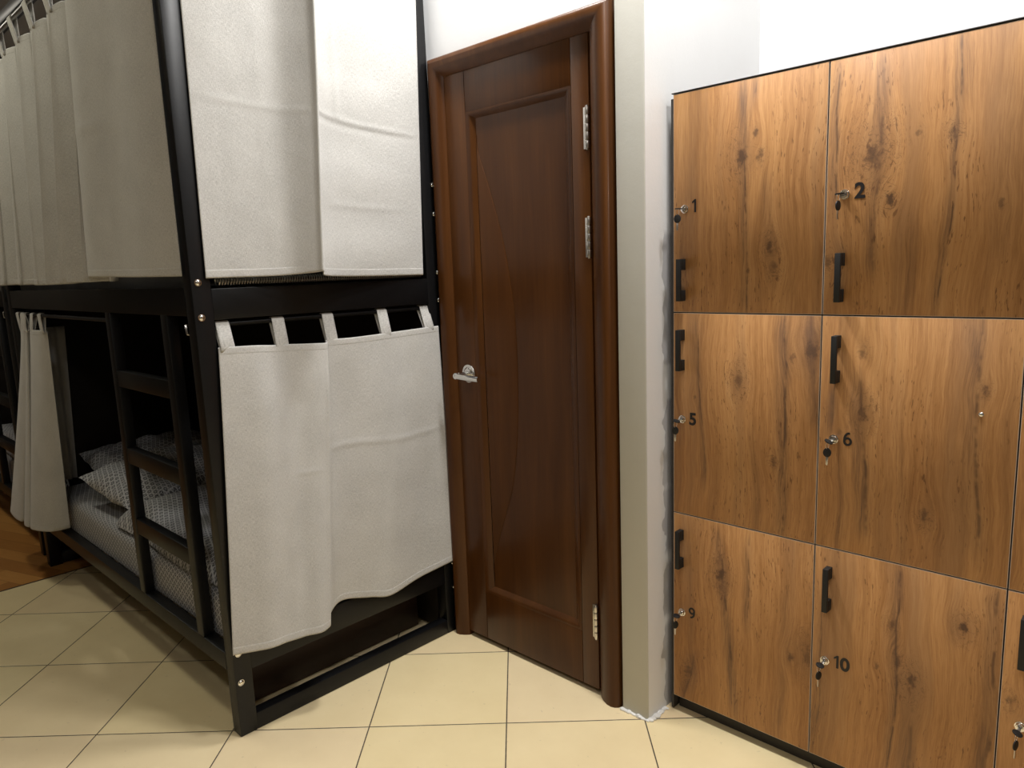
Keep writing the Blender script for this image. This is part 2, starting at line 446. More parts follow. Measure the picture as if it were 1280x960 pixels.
# hinges
for (z0, z1) in ((.196,.306),(1.387,1.500),(1.692,1.806)):
    b = MB(); n = 5; h = (z1-z0)/n
    for i in range(n): b.cyl((-1.3305,LY-.004,z0+i*h+.0012), (-1.3305,LY-.004,z0+(i+1)*h-.0012), .0068, n=16, b=.0008)
    b.cyl((-1.3305,LY-.004,z0-.004), (-1.3305,LY-.004,z1+.004), .004, n=12, b=.001)
    b.box(-1.346,-1.331, LY-.0012, LY+.002, z0, z1, .0004)
    local(b.build('hinge', M['steel'], None), door)
# handle
hx, hz = -1.872, 1.004
b = MB(); b.cyl((hx,LY,hz), (hx,LY-.007,hz), .032, n=32, b=.002); b.cyl((hx,LY-.006,hz), (hx,LY-.011,hz), .024, .017, 32, .001)
b.cyl((hx,LY-.010,hz), (hx,LY-.052,hz), .0085, n=20)
hd = local(b.build('handle', M['chrome'], None), door)
b = MB(); pts = [(hx-.012+.112*i/12, LY-.052-.004*math.sin(i/12*PI), hz-.004-.003*i/12) for i in range(13)]
b.tube(pts, .0108, 14); b.sphere(pts[0], .0125); 
lv = b.build('lever', M['chrome'], None); lv.parent = hd

# ------------------------------------------------------------------ lockers
YL = 1.805; CW = .4155; RH = .5866; ZB = .0505; X0 = -1.108; TH = .018; NG = .0024
zrows = [(ZB+2*RH, 1.8105), (ZB+RH, ZB+2*RH), (ZB, ZB+RH)]
cab = tag(empty('locker_cabinet', (X0+2*CW, YL+.28, 0)), 'tall oak look locker cabinet with numbered doors standing in the white niche', 'lockers')
b = MB(); b.box(X0-.0005, X0+4*CW+.004, YL+TH+.002, YB-.012, .05, 1.8112, .001)
local(b.build('carcass', M['carcass'], None), cab)
b = MB(); b.box(X0-.0088, X0-.0008, YL+.004, YB-.012, .004, 1.800, .001)
local(b.build('side_panel', M['carcass'], None), cab)
b = MB(); b.box(X0+.002, X0+4*CW-.002, YL+.030, YL+.046, 0, .0498, .001); b.box(X0+.002, X0+4*CW-.002, YB-.06, YB-.044, 0, .0498, .001)
local(b.build('plinth', M['carcass'], None), cab)
b = MB(); b.box(X0-.004, X0+4*CW+.004, YL-.001, YB-.012, 1.8114, 1.8138, .0005)
local(b.build('top_panel', M['carcass'], None), cab)
#  per-door figure of the board: streaks (x bottom, x top, z0, z1, width, strength) and knots (x, z, r, strength), door-local
FIG = {
 1:([(.215,.205,0,.58,.014,.95),(.20,.235,.42,.585,.012,.6),(.285,.275,.05,.35,.020,.55),(.03,.02,0,.3,.012,.35),(.33,.30,.0,.3,.03,.25)],
    [(.200,.402,.020,.9),(.237,.452,.010,.8),(.250,.395,.012,.7),(.278,.172,.014,.85),(.292,.12,.013,.6),(.222,.11,.007,.6)]),
 2:([(.022,.012,.25,.59,.012,.85),(.105,.110,.10,.56,.018,.75),(.245,.262,0,.59,.010,.95),(.275,.275,.45,.6,.018,.5),(.185,.175,0,.25,.02,.3),(.36,.355,.1,.5,.02,.4)],
    [(.103,.365,.026,.75),(.143,.262,.011,.95),(.195,.40,.008,.6),(.262,.388,.012,.7),(.010,.13,.012,.5),(.355,.235,.008,.6)]),
 5:([(.088,.080,.1,.585,.012,.65),(.315,.325,0,.585,.018,.9),(.19,.215,.36,.5,.016,.45),(.40,.39,.3,.585,.015,.6),(.24,.235,0,.3,.014,.3)],
    [(.392,.50,.022,.7),(.345,.478,.010,.6),(.200,.405,.016,.6),(.30,.20,.011,.6),(.07,.35,.006,.6)]),
 6:([(.030,.035,.3,.42,.012,.8),(.115,.090,.05,.45,.020,.85),(.345,.325,.05,.585,.020,.8),(.20,.185,0,.45,.015,.35),(.06,.06,0,.3,.016,.4)],
    [(.103,.355,.016,.75),(.098,.50,.012,.6),(.350,.43,.010,.7),(.245,.13,.012,.7),(.05,.30,.008,.4)]),
 9:([(.205,.140,0,.56,.016,.9),(.235,.235,.30,.56,.012,.75),(.335,.345,0,.45,.018,.45),(.02,.06,0,.15,.016,.7)],
    [(.155,.430,.018,.85),(.362,.255,.011,.8),(.405,.27,.022,.55),(.05,.10,.016,.5)]),
 10:([(.19,.195,.0,.585,.012,.9),(.235,.225,.0,.26,.022,.6),(.385,.400,0,.585,.018,.8),(.31,.33,.42,.585,.014,.5),(.01,.02,0,.5,.012,.65)],
    [(.338,.470,.013,.95),(.238,.300,.016,.75),(.205,.34,.012,.6),(.16,.31,.008,.6),(.19,.43,.012,.6)]),
 3:([(.1,.09,0,.58,.015,.7),(.3,.31,0,.5,.018,.6)], [(.2,.3,.015,.8)]),
 4:([(.15,.14,0,.58,.015,.7),(.33,.31,0,.5,.018,.6)], [(.1,.4,.015,.8)]),
 7:([(.05,.05,0,.58,.015,.5),(.2,.21,0,.5,.018,.6)], [(.3,.2,.015,.8)]),
 8:([(.2,.19,0,.58,.015,.7),(.35,.31,0,.5,.018,.6)], [(.25,.5,.015,.8)]),
 11:([(.12,.13,0,.58,.015,.5),(.28,.31,0,.5,.018,.6)], [(.02,.33,.012,.6)]),
 12:([(.1,.09,0,.58,.015,.7),(.3,.31,0,.5,.018,.6)], [(.2,.3,.015,.8)]),
}
LOCKZ = {0:1.5055, 1:.9195, 2:.331}; HZ = {0:1.3137, 1:1.1187, 2:.531}; NZ = {0:1.5125, 1:.924, 2:.337}
LOCKX = {1:.0375, 2:.0440, 5:.0310, 6:.0380, 9:.0310, 10:.0350, 11:.0420}
WORD = {1:'one',2:'two',3:'three',4:'four',5:'five',6:'six',7:'seven',8:'eight',9:'nine',10:'ten',11:'eleven',12:'twelve'}
def number_mesh(txt, x, y, z, h, parent):
    """black vinyl digits; the 1 has a slanted flag"""
    b = MB(); cx = x
    for ch in txt:
        if ch == '1':
            P1 = [(.20,0),(.36,0),(.36,1),(.24,1),(.02,.83),(.02,.68),(.20,.79)]
            b.prism([(cx+p*h, z-h/2+q*h) for p, q in P1], y-.0004, y+.0006, 'y'); cx += .46*h
        elif ch in '69':
            hw = .078; path = [(.47,.90),(.36,.905),(.25,.84),(.165,.72),(.115,.56),(.105,.40)] + [(.325-.222*math.cos(a), .315-.237*math.sin(a)) for a in [-.25+2*PI*i/26+.25 for i in range(28)]]
            if ch == '9': path = [(.62-p, 1-q) for p, q in path]
            sgn = 1; L = []; Rr = []
            for i, (p, q) in enumerate(path):
                a0 = path[max(i-1,0)]; a1 = path[min(i+1,len(path)-1)]
                dx, dz = a1[0]-a0[0], a1[1]-a0[1]; l = math.hypot(dx,dz); nx, nz = -dz/l*hw, dx/l*hw
                L.append((p+nx,q+nz)); Rr.append((p-nx,q-nz))
            for i in range(len(path)-1):
                b.prism([(cx+p*h, z-h/2+q*h) for p, q in (L[i],L[i+1],Rr[i+1],Rr[i])], y-.0004-i*4e-6, y+.0006, 'y')
            cx += .66*h
        else:
            cu = bpy.data.curves.new('number','FONT'); cu.body = ch; cu.size = h*.97/.69; cu.extrude = .0004; cu.offset = h*.040
            ob = bpy.data.objects.new('tmp_number', cu); COL.objects.link(ob)
            dg = bpy.context.evaluated_depsgraph_get(); dg.update()
            me = bpy.data.meshes.new_from_object(ob.evaluated_get(dg)); bpy.data.objects.remove(ob)
            lo = min(v.co.x for v in me.vertices); hi = max(v.co.x for v in me.vertices)
            me.transform(Matrix.Translation((cx-lo,y,z-h/2)) @ Matrix.Rotation(PI/2,4,'X'))
            b.bm.from_mesh(me); bpy.data.meshes.remove(me); cx += hi-lo+.09*h
    return b.build('number', M['ink'], parent, smooth=False)
def key_mesh_blank(b, top, ang, L=.030, r=.0105, axis='x'):
    """flat key: round head and blade, hanging from top (x,y,z), turned by ang about the vertical"""
    R = Matrix.Translation(top) @ Matrix.Rotation(ang,4,'Z')
    return R
door_num = 0
for row in range(3):
    for cidx in range(4):
        num = row*4+cidx+1
        z0, z1 = zrows[row]; x0 = X0+cidx*CW; x1 = x0+CW
        origin = Vector((x0, YL, z0))
        b = MB(); b.box(x0+NG, x1-NG, YL, YL+TH, z0+NG, z1-NG, .0007, 1)
        d = b.build('door', m_oak('wotan_oak.%02d' % num, num, *FIG[num]), None, angle=60, loc=origin)
        # pale edge band round the board
        d = local(d, cab); d['label'] = 'locker door number %d' % num
        eb = MB(); e = .0009
        w = CW-2*NG; h = z1-z0-2*NG
        for (a0,a1,c0,c1) in ((NG-e,NG,NG-e,NG+h+e),(NG+w,NG+w+e,NG-e,NG+h+e),(NG,NG+w,NG-e,NG),(NG,NG+w,NG+h,NG+h+e)):
            eb.box(a0,a1,.0004,.0034,c0,c1,0)
        ebo = eb.build('edge_band', M['white_edge'], d, smooth=False)
        sb = MB()       # the board's sides behind the pale edge, coloured dark as the gap's shade
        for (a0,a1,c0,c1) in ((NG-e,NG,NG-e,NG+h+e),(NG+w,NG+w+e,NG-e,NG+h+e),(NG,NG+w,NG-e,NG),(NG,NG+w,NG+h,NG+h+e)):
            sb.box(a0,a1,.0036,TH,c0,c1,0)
        sb.build('rear_edge_shade', M['carcass'], d, smooth=False)
        lx = LOCKX.get(num, .040); lz = LOCKZ[row]-z0
        # lock : chrome collar and plug
        b = MB(); b.cyl((lx,0,lz),(lx,-.0035,lz),.0115,n=28,b=.0008); b.cyl((lx,-.003,lz),(lx,-.010,lz),.0098,.0088,28,.001)
        b.cyl((lx,-.0095,lz),(lx,-.0125,lz),.0062,n=20,b=.0006)
        b.build('lock', M['chrome'], d)
        # bar handle with two wide feet
        hxx = {0:.0320,1:.0300,2:.0280}[row] + (.010 if cidx else 0); hzz = HZ[row]-z0; hh = .0575
        b = MB()
        b.box(hxx-.0068,hxx+.0068,-.028,-.020,hzz-hh,hzz+hh,.0012)
        for s in (-1,1):
            za, zb = sorted((hzz+s*hh, hzz+s*(hh-.030)))
            b.box(hxx-.0068,hxx+.0068,-.021,0,za,zb,.001)
            b.box(hxx-.0075,hxx+.0075,-.003,0,za,zb,.0008)
        b.build('handle', M['blackp'], d)
        number_mesh(str(num), lx+.0215, -.0006, NZ[row]-z0, .0345, d)
        if num == 6:
            b = MB(); b.cyl((.3450,0,1.0163-z0),(.3450,-.002,1.0163-z0),.0052,n=16); b.sphere((.3450,-.002,1.0163-z0),.0048,1,.5,1,14)
            b.build('screw_cap', M['chrome'], d)
# the keys: one left in every lock with its spare hanging from the ring
def key_set(num, x, z, turn, spare_ang, label):
    k = tag(empty('locker_key', (x, YL-.0125, z)), label, 'keys', 'keys hanging in the locker locks')
    # key in the lock: blade in the plug, flat head sticking out, turned
    b = MB()
    R = Matrix.Rotation(turn,4,'Y')
    b.box(-.0035,.0035,-.012,.004,-.0009,.0009,.0003,1,R)
    b.build('blade', M['steel'], k)
    b = MB()
    poly = [(.0098*math.cos(a)*1.05, -.0205+.0105*math.sin(a)) for a in [2*PI*i/24 for i in range(24)]]
    b.prism(poly, -.0014, .0014, 'z', .0005); bmesh.ops.transform(b.bm, matrix=R, verts=b.bm.verts)
    b.build('key_head', M['blackp'], k)
    b = MB(); c = Vector((-.001,-.0255,-.0085)); rr = .0085
    b.tube([(c.x+.15*rr*math.cos(a), c.y+rr*.75*math.cos(a), c.z+rr*math.sin(a)) for a in [2*PI*i/24 for i in range(24)]], .0007, 6, True)
    b.build('key_ring', M['steel'], k)
    Rs = Matrix.Translation((-.001,-.0255,-.0165)) @ Matrix.Rotation(spare_ang,4,'Z')
    b = MB(); poly = [(.0095*math.cos(a), -.010+.0115*math.sin(a)) for a in [2*PI*i/24 for i in range(24)]]
    b.prism(poly, -.0014, .0014, 'y', .0005); bmesh.ops.transform(b.bm, matrix=Rs, verts=b.bm.verts)
    sp = b.build('spare_key', M['blackp'], k)
    b = MB(); b.prism([(-.0028,-.020),(.0028,-.020),(.0028,-.026),(.0018,-.028),(.0028,-.030),(.0018,-.033),(.0024,-.036),(.0008,-.042),(-.0028,-.040)], -.0008,.0008,'y',.0002)
    bmesh.ops.transform(b.bm, matrix=Rs, verts=b.bm.verts)
    b.build('spare_blade', M['steel'], sp)
for num, turn, sa in ((1,.05,.55),(2,-.05,1.35),(5,.35,.3),(6,.5,.2),(9,.25,1.1),(10,.3,1.2),(11,.4,1.25)):
    row = (num-1)//4; ci = (num-1)%4
    key_set(num, X0+ci*CW+LOCKX[num], LOCKZ[row], turn, sa, 'small black headed key with spare hanging in the chrome lock of locker %d' % num)

# ------------------------------------------------------------------ bunk bed
BX, BL = -2.006, 2.05          # near end plane, length
BY0, BY1 = .845, 1.724
LEAN = -.0080               # the frame leans a touch into the room
P = .055; TOP = 2.415
RODZ_U, RODZ_L = 2.352, 1.236
def bunk(loc_note=None):
    bed = empty('bunk_bed', (BX-BL/2, (BY0+BY1)/2, 0))
    def part(mb, name, mat=M['black'], parent=None):
        o = mb.build(name, mat, None)
        if parent is None: return local(o, bed)
        o.parent = parent; return o
    xe = BX-BL
    for (xa, xb) in ((BX-.05, BX), (xe, xe+.05)):
        for (ya, yb) in ((BY0, BY0+P), (BY1-P, BY1)):
            part(MB().box(xa,xb,ya,yb,.0,TOP,.003), 'post')
    for (xa, xb) in ((BX-.04, BX-.0005), (xe+.0005, xe+.04)):
        for nm, z0, z1 in (('end_rail',.0006,.054),('end_rail',.200,.290),('end_rail',1.250,1.337),('end_rail',2.37,TOP-.001)):
            part(MB().box(xa,xb,BY0+P-.001,BY1-P+.001,z0,z1,.003), nm)
    for (ya, yb) in ((BY0+.0005, BY0+.04), (BY1-.04, BY1-.0005)):
        for z0, z1 in ((.198,.254),(1.263,1.342),(2.37,TOP-.001)):
            part(MB().box(xe+P-.001,BX-P+.001,ya,yb,z0,z1,.003), 'side_rail')
    part(MB().box(xe+P-.001,BX-P+.001,BY1-.04,BY1-.0005,1.56,1.66,.003), 'guard_rail')
    part(MB().box(xe-.125,BX-.052,BY1-.058,BY1-.042,.012,1.262,.001), 'back_shade_board', M['panel'])  # added dark board, stands in for the shade inside the lower bunk
    part(MB().box(BX-.155,BX-.140,BY0+.075,BY1-.085,.004,.199,.002), 'under_bed_shade_board', M['under_shade'])  # added brown board, stands in for the deep shade under the bed
    part(MB().box(xe+.042,xe+.055,BY0+.13,BY1-.060,.292,1.249,.001), 'head_shade_board', M['panel'])  # added dark board, keeps the far end opening in shade
    # ladder between the two side rails
    lad = MB(); lad.box(-2.738,-2.694,BY0+.001,BY0+.036,.253,1.264,.003); lad.box(-2.252,-2.206,BY0+.001,BY0+.036,.253,1.264,.003)
    lo = part(lad, 'ladder')
    for zt in (1.066,.794,.5365): part(MB().box(-2.695,-2.251,BY0+.002,BY0+.034,zt-.056,zt,.003), 'rung', parent=lo)
    # spring mesh bases carrying the mattresses
    for z in (1.318,.236):
        sl = MB()
        n = 16
        for i in range(n):
            x = xe+.10+(BL-.2)*i/(n-1); sl.box(x-.018,x+.018,BY0+.039,BY1-.060,z,z+.012,.002)
        part(sl, 'slats')
    # coil spring along the end of the upper base
    pts = []; turns = 88
    for i in range(turns*8+1):
        a = 2*PI*i/8; y = BY0+P+.02+(BY1-BY0-2*P-.04)*i/(turns*8)
        pts.append((BX-.016+.010*math.cos(a), y, 1.3545+.0105*math.sin(a)))
    part(MB().tube(pts, .0021, 5), 'coil_spring', M['gunmetal'])
    # curtain rods
    part(MB().cyl((BX-.018,BY0+P-.001,RODZ_L),(BX-.018,BY1-P+.001,RODZ_L),.0075,n=16), 'curtain_rod')
    part(MB().cyl((BX-.018,BY0+P-.001,RODZ_U),(BX-.018,BY1-P+.001,RODZ_U),.0075,n=16), 'curtain_rod')
    part(MB().cyl((xe+P-.001,BY0+.014,RODZ_L),(-2.735,BY0+.014,RODZ_L),.0075,n=16), 'curtain_rod')
    part(MB().cyl((xe+P-.001,BY0+.002,RODZ_U),(BX-P+.001,BY0+.002,RODZ_U),.0085,n=16), 'curtain_rod', M['rodglint'])
    # round-headed bolts on the near end
    for (y, z) in ((.8535,1.3545),(.854,1.259),(1.709,1.3575),(1.708,1.259),(1.705,1.6585),(1.706,1.5595),(.861,.172),(.861,.264),(1.712,.175),(1.7115,.271)):
        y -= LEAN*z
        bb = MB(); bb.cyl((BX,y,z),(BX+.0015,y,z),.0098,n=20); bb.sphere((BX+.001,y,z),.0085,.62,1,1,18)
        part(bb, 'bolt', M['chrome'])
    # little wire hook on the near post
    bb = MB()
    for x in (-2.0625,-2.0545):
        bb.tube([(x-.003,BY0-.001,1.240),(x-.003,BY0-.004,1.238),(x+.002,BY0-.004,1.214),(x+.002,BY0-.001,1.211)], .0011, 6)
    part(bb, 'wire_hook', M['steel'])
    S = Matrix.Identity(4); S[1][2] = LEAN
    for ch in bed.children:
        ch.data.transform(S)
        for g in ch.children: g.data.transform(S)
    return bed
M['panel'] = plain('dark_shade_board', (.012,.009,.006), .6, 0, .2, 12)  # near-black colour paints in the lower bunk's shade on the added boards
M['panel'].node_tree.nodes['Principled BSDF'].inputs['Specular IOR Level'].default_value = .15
M['under_shade'] = plain('brown_shade_board', (.030,.013,.007), .5, 0, .2, 12)  # dark brown paints in the shade below the bed
M['gunmetal'] = plain('gunmetal_spring', (.5,.5,.48), .35, 1)
M['rodglint'] = plain('rod_steel', (.55,.55,.54), .3, 1)
bed = tag(bunk(), 'black steel bunk bed standing against the wall beside the brown door', 'bunk bed', 'black steel bunk beds')
bed2 = copy_tree(bed); bed2.location = bed.location + Vector((-2.2,.02,0)) - Vector((0,0,0))
bed2['label'] = 'farther black steel bunk bed at the left edge of the photo'

# mattresses -------------------------------------------------------
def soft_box(x0,x1,y0,y1,z0,z1,r,nx,ny,seed,amp,sag=0):
    """rounded soft slab with uv in metres"""
    b = MB(); rnd = random.Random(seed)
    ph = [(rnd.uniform(2,9),rnd.uniform(2,9),rnd.uniform(0,6.28),rnd.uniform(.3,1)) for _ in range(9)]
    def bumpy(x,y): return amp*sum(a*math.sin(fx*x+fy*y+p) for fx,fy,p,a in ph)/3
    W = x1-x0; D = y1-y0; H = z1-z0
    L = D+2*H
    def fn(u, v):
        x = x0+W*u; ex = min(1, min(u,1-u)*W/r)                    # round the ends
        k = math.sqrt(max(0,1-(1-ex)**2)); s = v*L
        if s < H: y = y0; z = z0+s
        elif s < H+D: y = y0+s-H; z = z1
        else: y = y1; z = z1-(s-H-D)
        # round the long edges
        dy = min(y-y0, y1-y); dz = z1-z
        if dy < r and dz < r:
            a = math.atan2(r-dz+1e-9, r-dy+1e-9); rr = max(r-dz, r-dy)
            qy = r-r*math.cos(a)*min(1,rr/r); qz = r-r*math.sin(a)*min(1,rr/r)
            y = y0+qy if y-y0 < y1-y else y1-qy; z = z1-qz
        top = max(0,(z-z0)/H)
        z = z0+(z-z0)*(.25+.75*k) + bumpy(x*1.0,y*1.3)*top
        y = (y0+y1)/2+(y-(y0+y1)/2)*(.985+.015*k) + bumpy(y*1.5+3,x*1.2)*.4
        return (x,y,z)
    b.grid(fn, nx, ny, lambda u,v:(W*u, L*v))
    bm = b.bm
    return b
def mattress(z0, z1, mat, name, label, cat, group, dx=0, dy=0, y0=.889, y1=1.652):
    o = soft_box(-3.985+dx,-2.066+dx,y0+dy,y1+dy,z0,z1,.035,90,60,3,.004).build(name, mat, None, angle=70, loc=(-3.02+dx,1.28+dy,z0))
    return tag(o, label, cat, group)
mattress(.249,.395,M['sheet'],'mattress','mattress in black and white patterned sheet on the lower bunk behind the ladder','mattress',None)
mattress(1.3425,1.47,M['mattress'],'mattress','plain grey mattress on the upper bunk behind the long curtains','mattress',None,0,0,.872,1.7205)
mattress(.249,.395,M['sheet'],'mattress','patterned mattress on the farther bunk at the left edge','mattress',None,-2.2,.02)
def duvet(name, label, dx=0, dy=0):
    b = MB(); rnd = random.Random(8); ph = [(rnd.uniform(3,14),rnd.uniform(3,14),rnd.uniform(0,6.28),rnd.uniform(.2,1)) for _ in range(14)]
    def h(x,y): return sum(a*math.sin(fx*x+fy*y+p) for fx,fy,p,a in ph)/7
    def fn(u,v):
        if v <= .5: a = v*2; side = 1
        else: a = (1-v)*2; side = -1
        x = -3.12+1.04*u; y = .895+.75*a
        e = min(u*1.04, (1-u)*1.04, .09)/.09; f = min(a*.75, .10)/.10
        k = math.sqrt(max(0,1-(1-e)**2))*math.sqrt(max(0,1-(1-f)**2))
        t = .086+.022*h(x,y)+.03*math.exp(-((x+2.92)/.10)**2)
        z = .403 + (t*k if side > 0 else .002) + .002
        return (x+.012*h(y*2,x)*k+dx, y+.014*h(x*1.5,y)+dy, z)
    b.grid(fn, 70, 100, lambda u,v:(1.04*u, 1.5*v))
    return tag(b.build(name, M['sheet'], None, angle=80, loc=(-2.6+dx,1.27+dy,.40)), label, 'duvet')
duvet('duvet', 'crumpled duvet with small black and white pattern lying on the lower bunk mattress')
duvet('duvet', 'patterned duvet on the farther bunk bed at the left edge', -2.2, .02)
def pillow(c, L, W, T, rz, ry, rx, label):
    b = MB()
    def side(sg):
        def fn(u,v):
            a = 2*u-1; d = 2*v-1
            e = (1-abs(a)**2.4)**.5*(1-abs(d)**2.4)**.5 if abs(a)<1 and abs(d)<1 else 0
            pin = 1-.10*(a*a*(1-d*d)) ; pin2 = 1-.10*(d*d*(1-a*a))
            w = .010*math.sin(9*a+3*d)+.007*math.sin(14*d-4*a)
            return (a*L/2*pin2, d*W/2*pin, sg*(T/2)*e*(1+w*6)+ w*.5)
        return fn
    b.grid(side(1), 36, 30, lambda u,v:(u*L,v*W)); b.grid(side(-1), 36, 30, lambda u,v:(u*L+.3,v*W))
    bmesh.ops.remove_doubles(b.bm, verts=b.bm.verts, dist=.0006)
    o = b.build('pillow', M['sheet'], None, angle=80)
    o.rotation_euler = (rx,ry,rz); o.location = c
    return tag(o, label, 'pillow')
pillow((-3.31,1.22,.512), .46, .62, .17, .12, .14, .05, 'plump patterned pillow lying at the far end of the lower bunk, nearest the ladder')
pillow((-3.755,1.31,.512), .40, .60, .13, -.03, .12, .0, 'second patterned pillow propped behind the front pillow on the lower bunk')

# ------------------------------------------------------------------ curtains
def curtain(name, label, top, bot, nu, nv, wid, hgt, nrm, tabs=(), rod=None, rodr=.0075, tabw=.042, tabdir='y', crease=None, bulge=None, group=None, ease=1.0, hem=.024, tophem=.022):
    """top / bot: matching control points (x,y,z). tabs: list of u positions."""
    root = empty(name, bot[0]); 
    def fn(u, v):
        a = Vector(catmull(top, u)); c = Vector(catmull(bot, u))
        p = a.lerp(c, v); e = max(v,0)**ease
        p.x = a.x+(c.x-a.x)*e; p.y = a.y+(c.y-a.y)*e
        if crease: p += Vector(nrm)*crease(u, v)*min(1,u*12,(1-u)*12)
        return p
    def local_build(b, nm, parent, solid=0):
        o = b.build(nm, M['fabric'], None, angle=80, solid=solid, recalc=False)
        if parent is root: return local(o, root)
        o.parent = parent; return o
    b = MB(); b.grid(fn, nu, nv, lambda u,v:(wid*u, hgt*(1-v)))
    panel = local_build(b, 'panel', root, .0022)
    # hems: a folded double layer standing a little proud
    off = Vector(nrm)
    def strip(v0, v1, lift, nm):
        b = MB(); n = 6
        def f2(u, w):
            v = v0+(v1-v0)*w; pr = lift*(1 if 0 < w < 1 else .35)
            return fn(u, v)+off*pr
        b.grid(f2, nu, n, lambda u,w:(wid*u+.5, hgt*(1-(v0+(v1-v0)*w))))
        local_build(b, nm, panel, .0008)
    strip(1-hem/hgt, 1.0008, .0011, 'bottom_hem')
    if tophem: strip(-.001, tophem/hgt, .0010, 'top_hem')
    for u in tabs:
        p = fn(u, .0); w = tabw/2
        if tabdir == 'y': tdir = Vector((0,1,0)); rc = Vector((rod[0], p.y, rod[2]))
        else: tdir = Vector((1,0,0)); rc = Vector((p.x, rod[1], rod[2]))
        N = Vector(nrm); r = rodr+.0022
        path = [p-N*.0016+Vector((0,0,-.014)), p+N*.0012+Vector((0,0,.003))]
        for k in range(9):
            a = PI*k/8; path.append(rc+N*(r*math.cos(a))+Vector((0,0,r*math.sin(a))))
        path += [p-N*.008+Vector((0,0,.003)), p-N*.0045+Vector((0,0,-.014))]
        L = [0]
        for i in range(1,len(path)): L.append(L[-1]+(path[i]-path[i-1]).length)
        b = MB(); np_ = len(path)-1
        def f3(s, v, path=path, np_=np_):
            i = min(int(v*np_+1e-6), np_-1); f = v*np_-i
            q = path[i].lerp(path[i+1], f); z = 1-.10*math.sin(PI*v)
            return q+tdir*((s-.5)*2*w*z)
        b.grid(f3, 6, np_*2, lambda s,v:(s*2*w, v*L[-1]))
        local_build(b, 'tab', root, .0018)
    return tag(root, label, 'curtain', group)

def G(x, c, w): return math.exp(-((x-c)/w)**2)
XC = -1.998
# lower bunk, near end: five tabs over the rod, swinging out over the lower rail
top = [(-1.999,.889,1.173),(-1.990,.985,1.170),(-1.999,1.06,1.163),(-1.996,1.11,1.161),(-1.986,1.18,1.157),(-1.984,1.226,1.155),(-2.000,1.240,1.162),(-1.998,1.33,1.161),(-1.995,1.449,1.163),(-2.000,1.53,1.165),(-1.992,1.60,1.168),(-1.997,1.690,1.169)]
bot = [(-1.985,.836,.278),(-1.955,.915,.272),(-1.950,.985,.268),(-1.940,1.04,.266),(-1.925,1.09,.268),(-1.940,1.128,.272),(-1.986,1.165,.284),(-1.996,1.225,.301),(-1.985,1.320,.280),(-1.972,1.400,.265),(-1.988,1.549,.278),(-1.988,1.715,.290)]
def cr1(u, v):
    c = .0017*G(v,.40+.05*(u-.7),.012)*(1 if u > .45 else 0)*min(1,(u-.45)*8 if u>.45 else 0) + .0016*G(v,.44,.008)*G(u,.33,.07)
    c += (.010*G(u,.455,.022)*(1-.6*v) - .007*G(u,.30,.05) + .008*G(u,.13,.05) - .006*G(u,.62,.06) + .005*G(u,.80,.05))*min(1,v*5)
    c += .006*math.sin(9*u+4*v)*v + .003*math.sin(23*u-6*v)*G(v,.1,.25) - .004*G(u-.0*v,.93,.03)*G(v,.62,.12)
    return c
utabs = [.032,.262,.567,.735,.95]
tt = [(catmull(top,i/200)[1], i/200) for i in range(201)]
def u_at(y): return min(tt, key=lambda q: abs(q[0]-y))[1]
curtain('curtain', 'short pale grey curtain with five tabs on the lower bunk end beside the door', top, bot, 150, 140, .92, .90, (1,0,0),
        tabs=[u_at(y) for y in (.914,1.083,1.253,1.461,1.645)], rod=(BX-.018,0,RODZ_L), crease=cr1, ease=1.15, group=None)
# upper bunk, near end: one wide panel with a deep fold
top = [(-2.003,.884,2.335),(-1.990,.98,2.330),(-1.976,1.06,2.33),(-1.958,1.13,2.33),(-1.905,1.195,2.33),(-1.880,1.210,2.33),(-1.912,1.236,2.33),(-1.955,1.33,2.33),(-1.980,1.48,2.33),(-2.003,1.672,2.335)]
bot = [(-1.999,.874,1.366),(-1.986,.965,1.366),(-1.972,1.05,1.366),(-1.952,1.11,1.368),(-1.900,1.155,1.372),(-1.876,1.168,1.374),(-1.908,1.190,1.362),(-1.955,1.29,1.357),(-1.980,1.44,1.354),(-2.003,1.638,1.352)]
def cr2(u, v):
    c = .0022*G(v,.52+.04*(u-.75),.007)*(1 if u > .62 else 0) - .0015*G(v,.535+.04*(u-.75),.010)*(1 if u > .62 else 0)
    c += .0012*G(v,.50+.06*u,.010)*(1 if u < .45 else 0)
    c += .004*G(u-.05*(v-.4),.76,.015)*(1 if v < .52 else 0)*G(v,.25,.3) + .0035*math.sin(11*u+5*v) + .002*math.sin(26*v+3*u)*(u > .6)
    c += .0013*G(v,.78,.01)*G(u,.85,.12)
    return c
curtain('curtain', 'wide pale curtain with one deep fold on the upper bunk end left of the door', top, bot, 150, 150, .86, .97, (1,0,0),
        tabs=[.04,.26,.5,.75,.96], rod=(BX-.018,0,RODZ_U), crease=cr2)
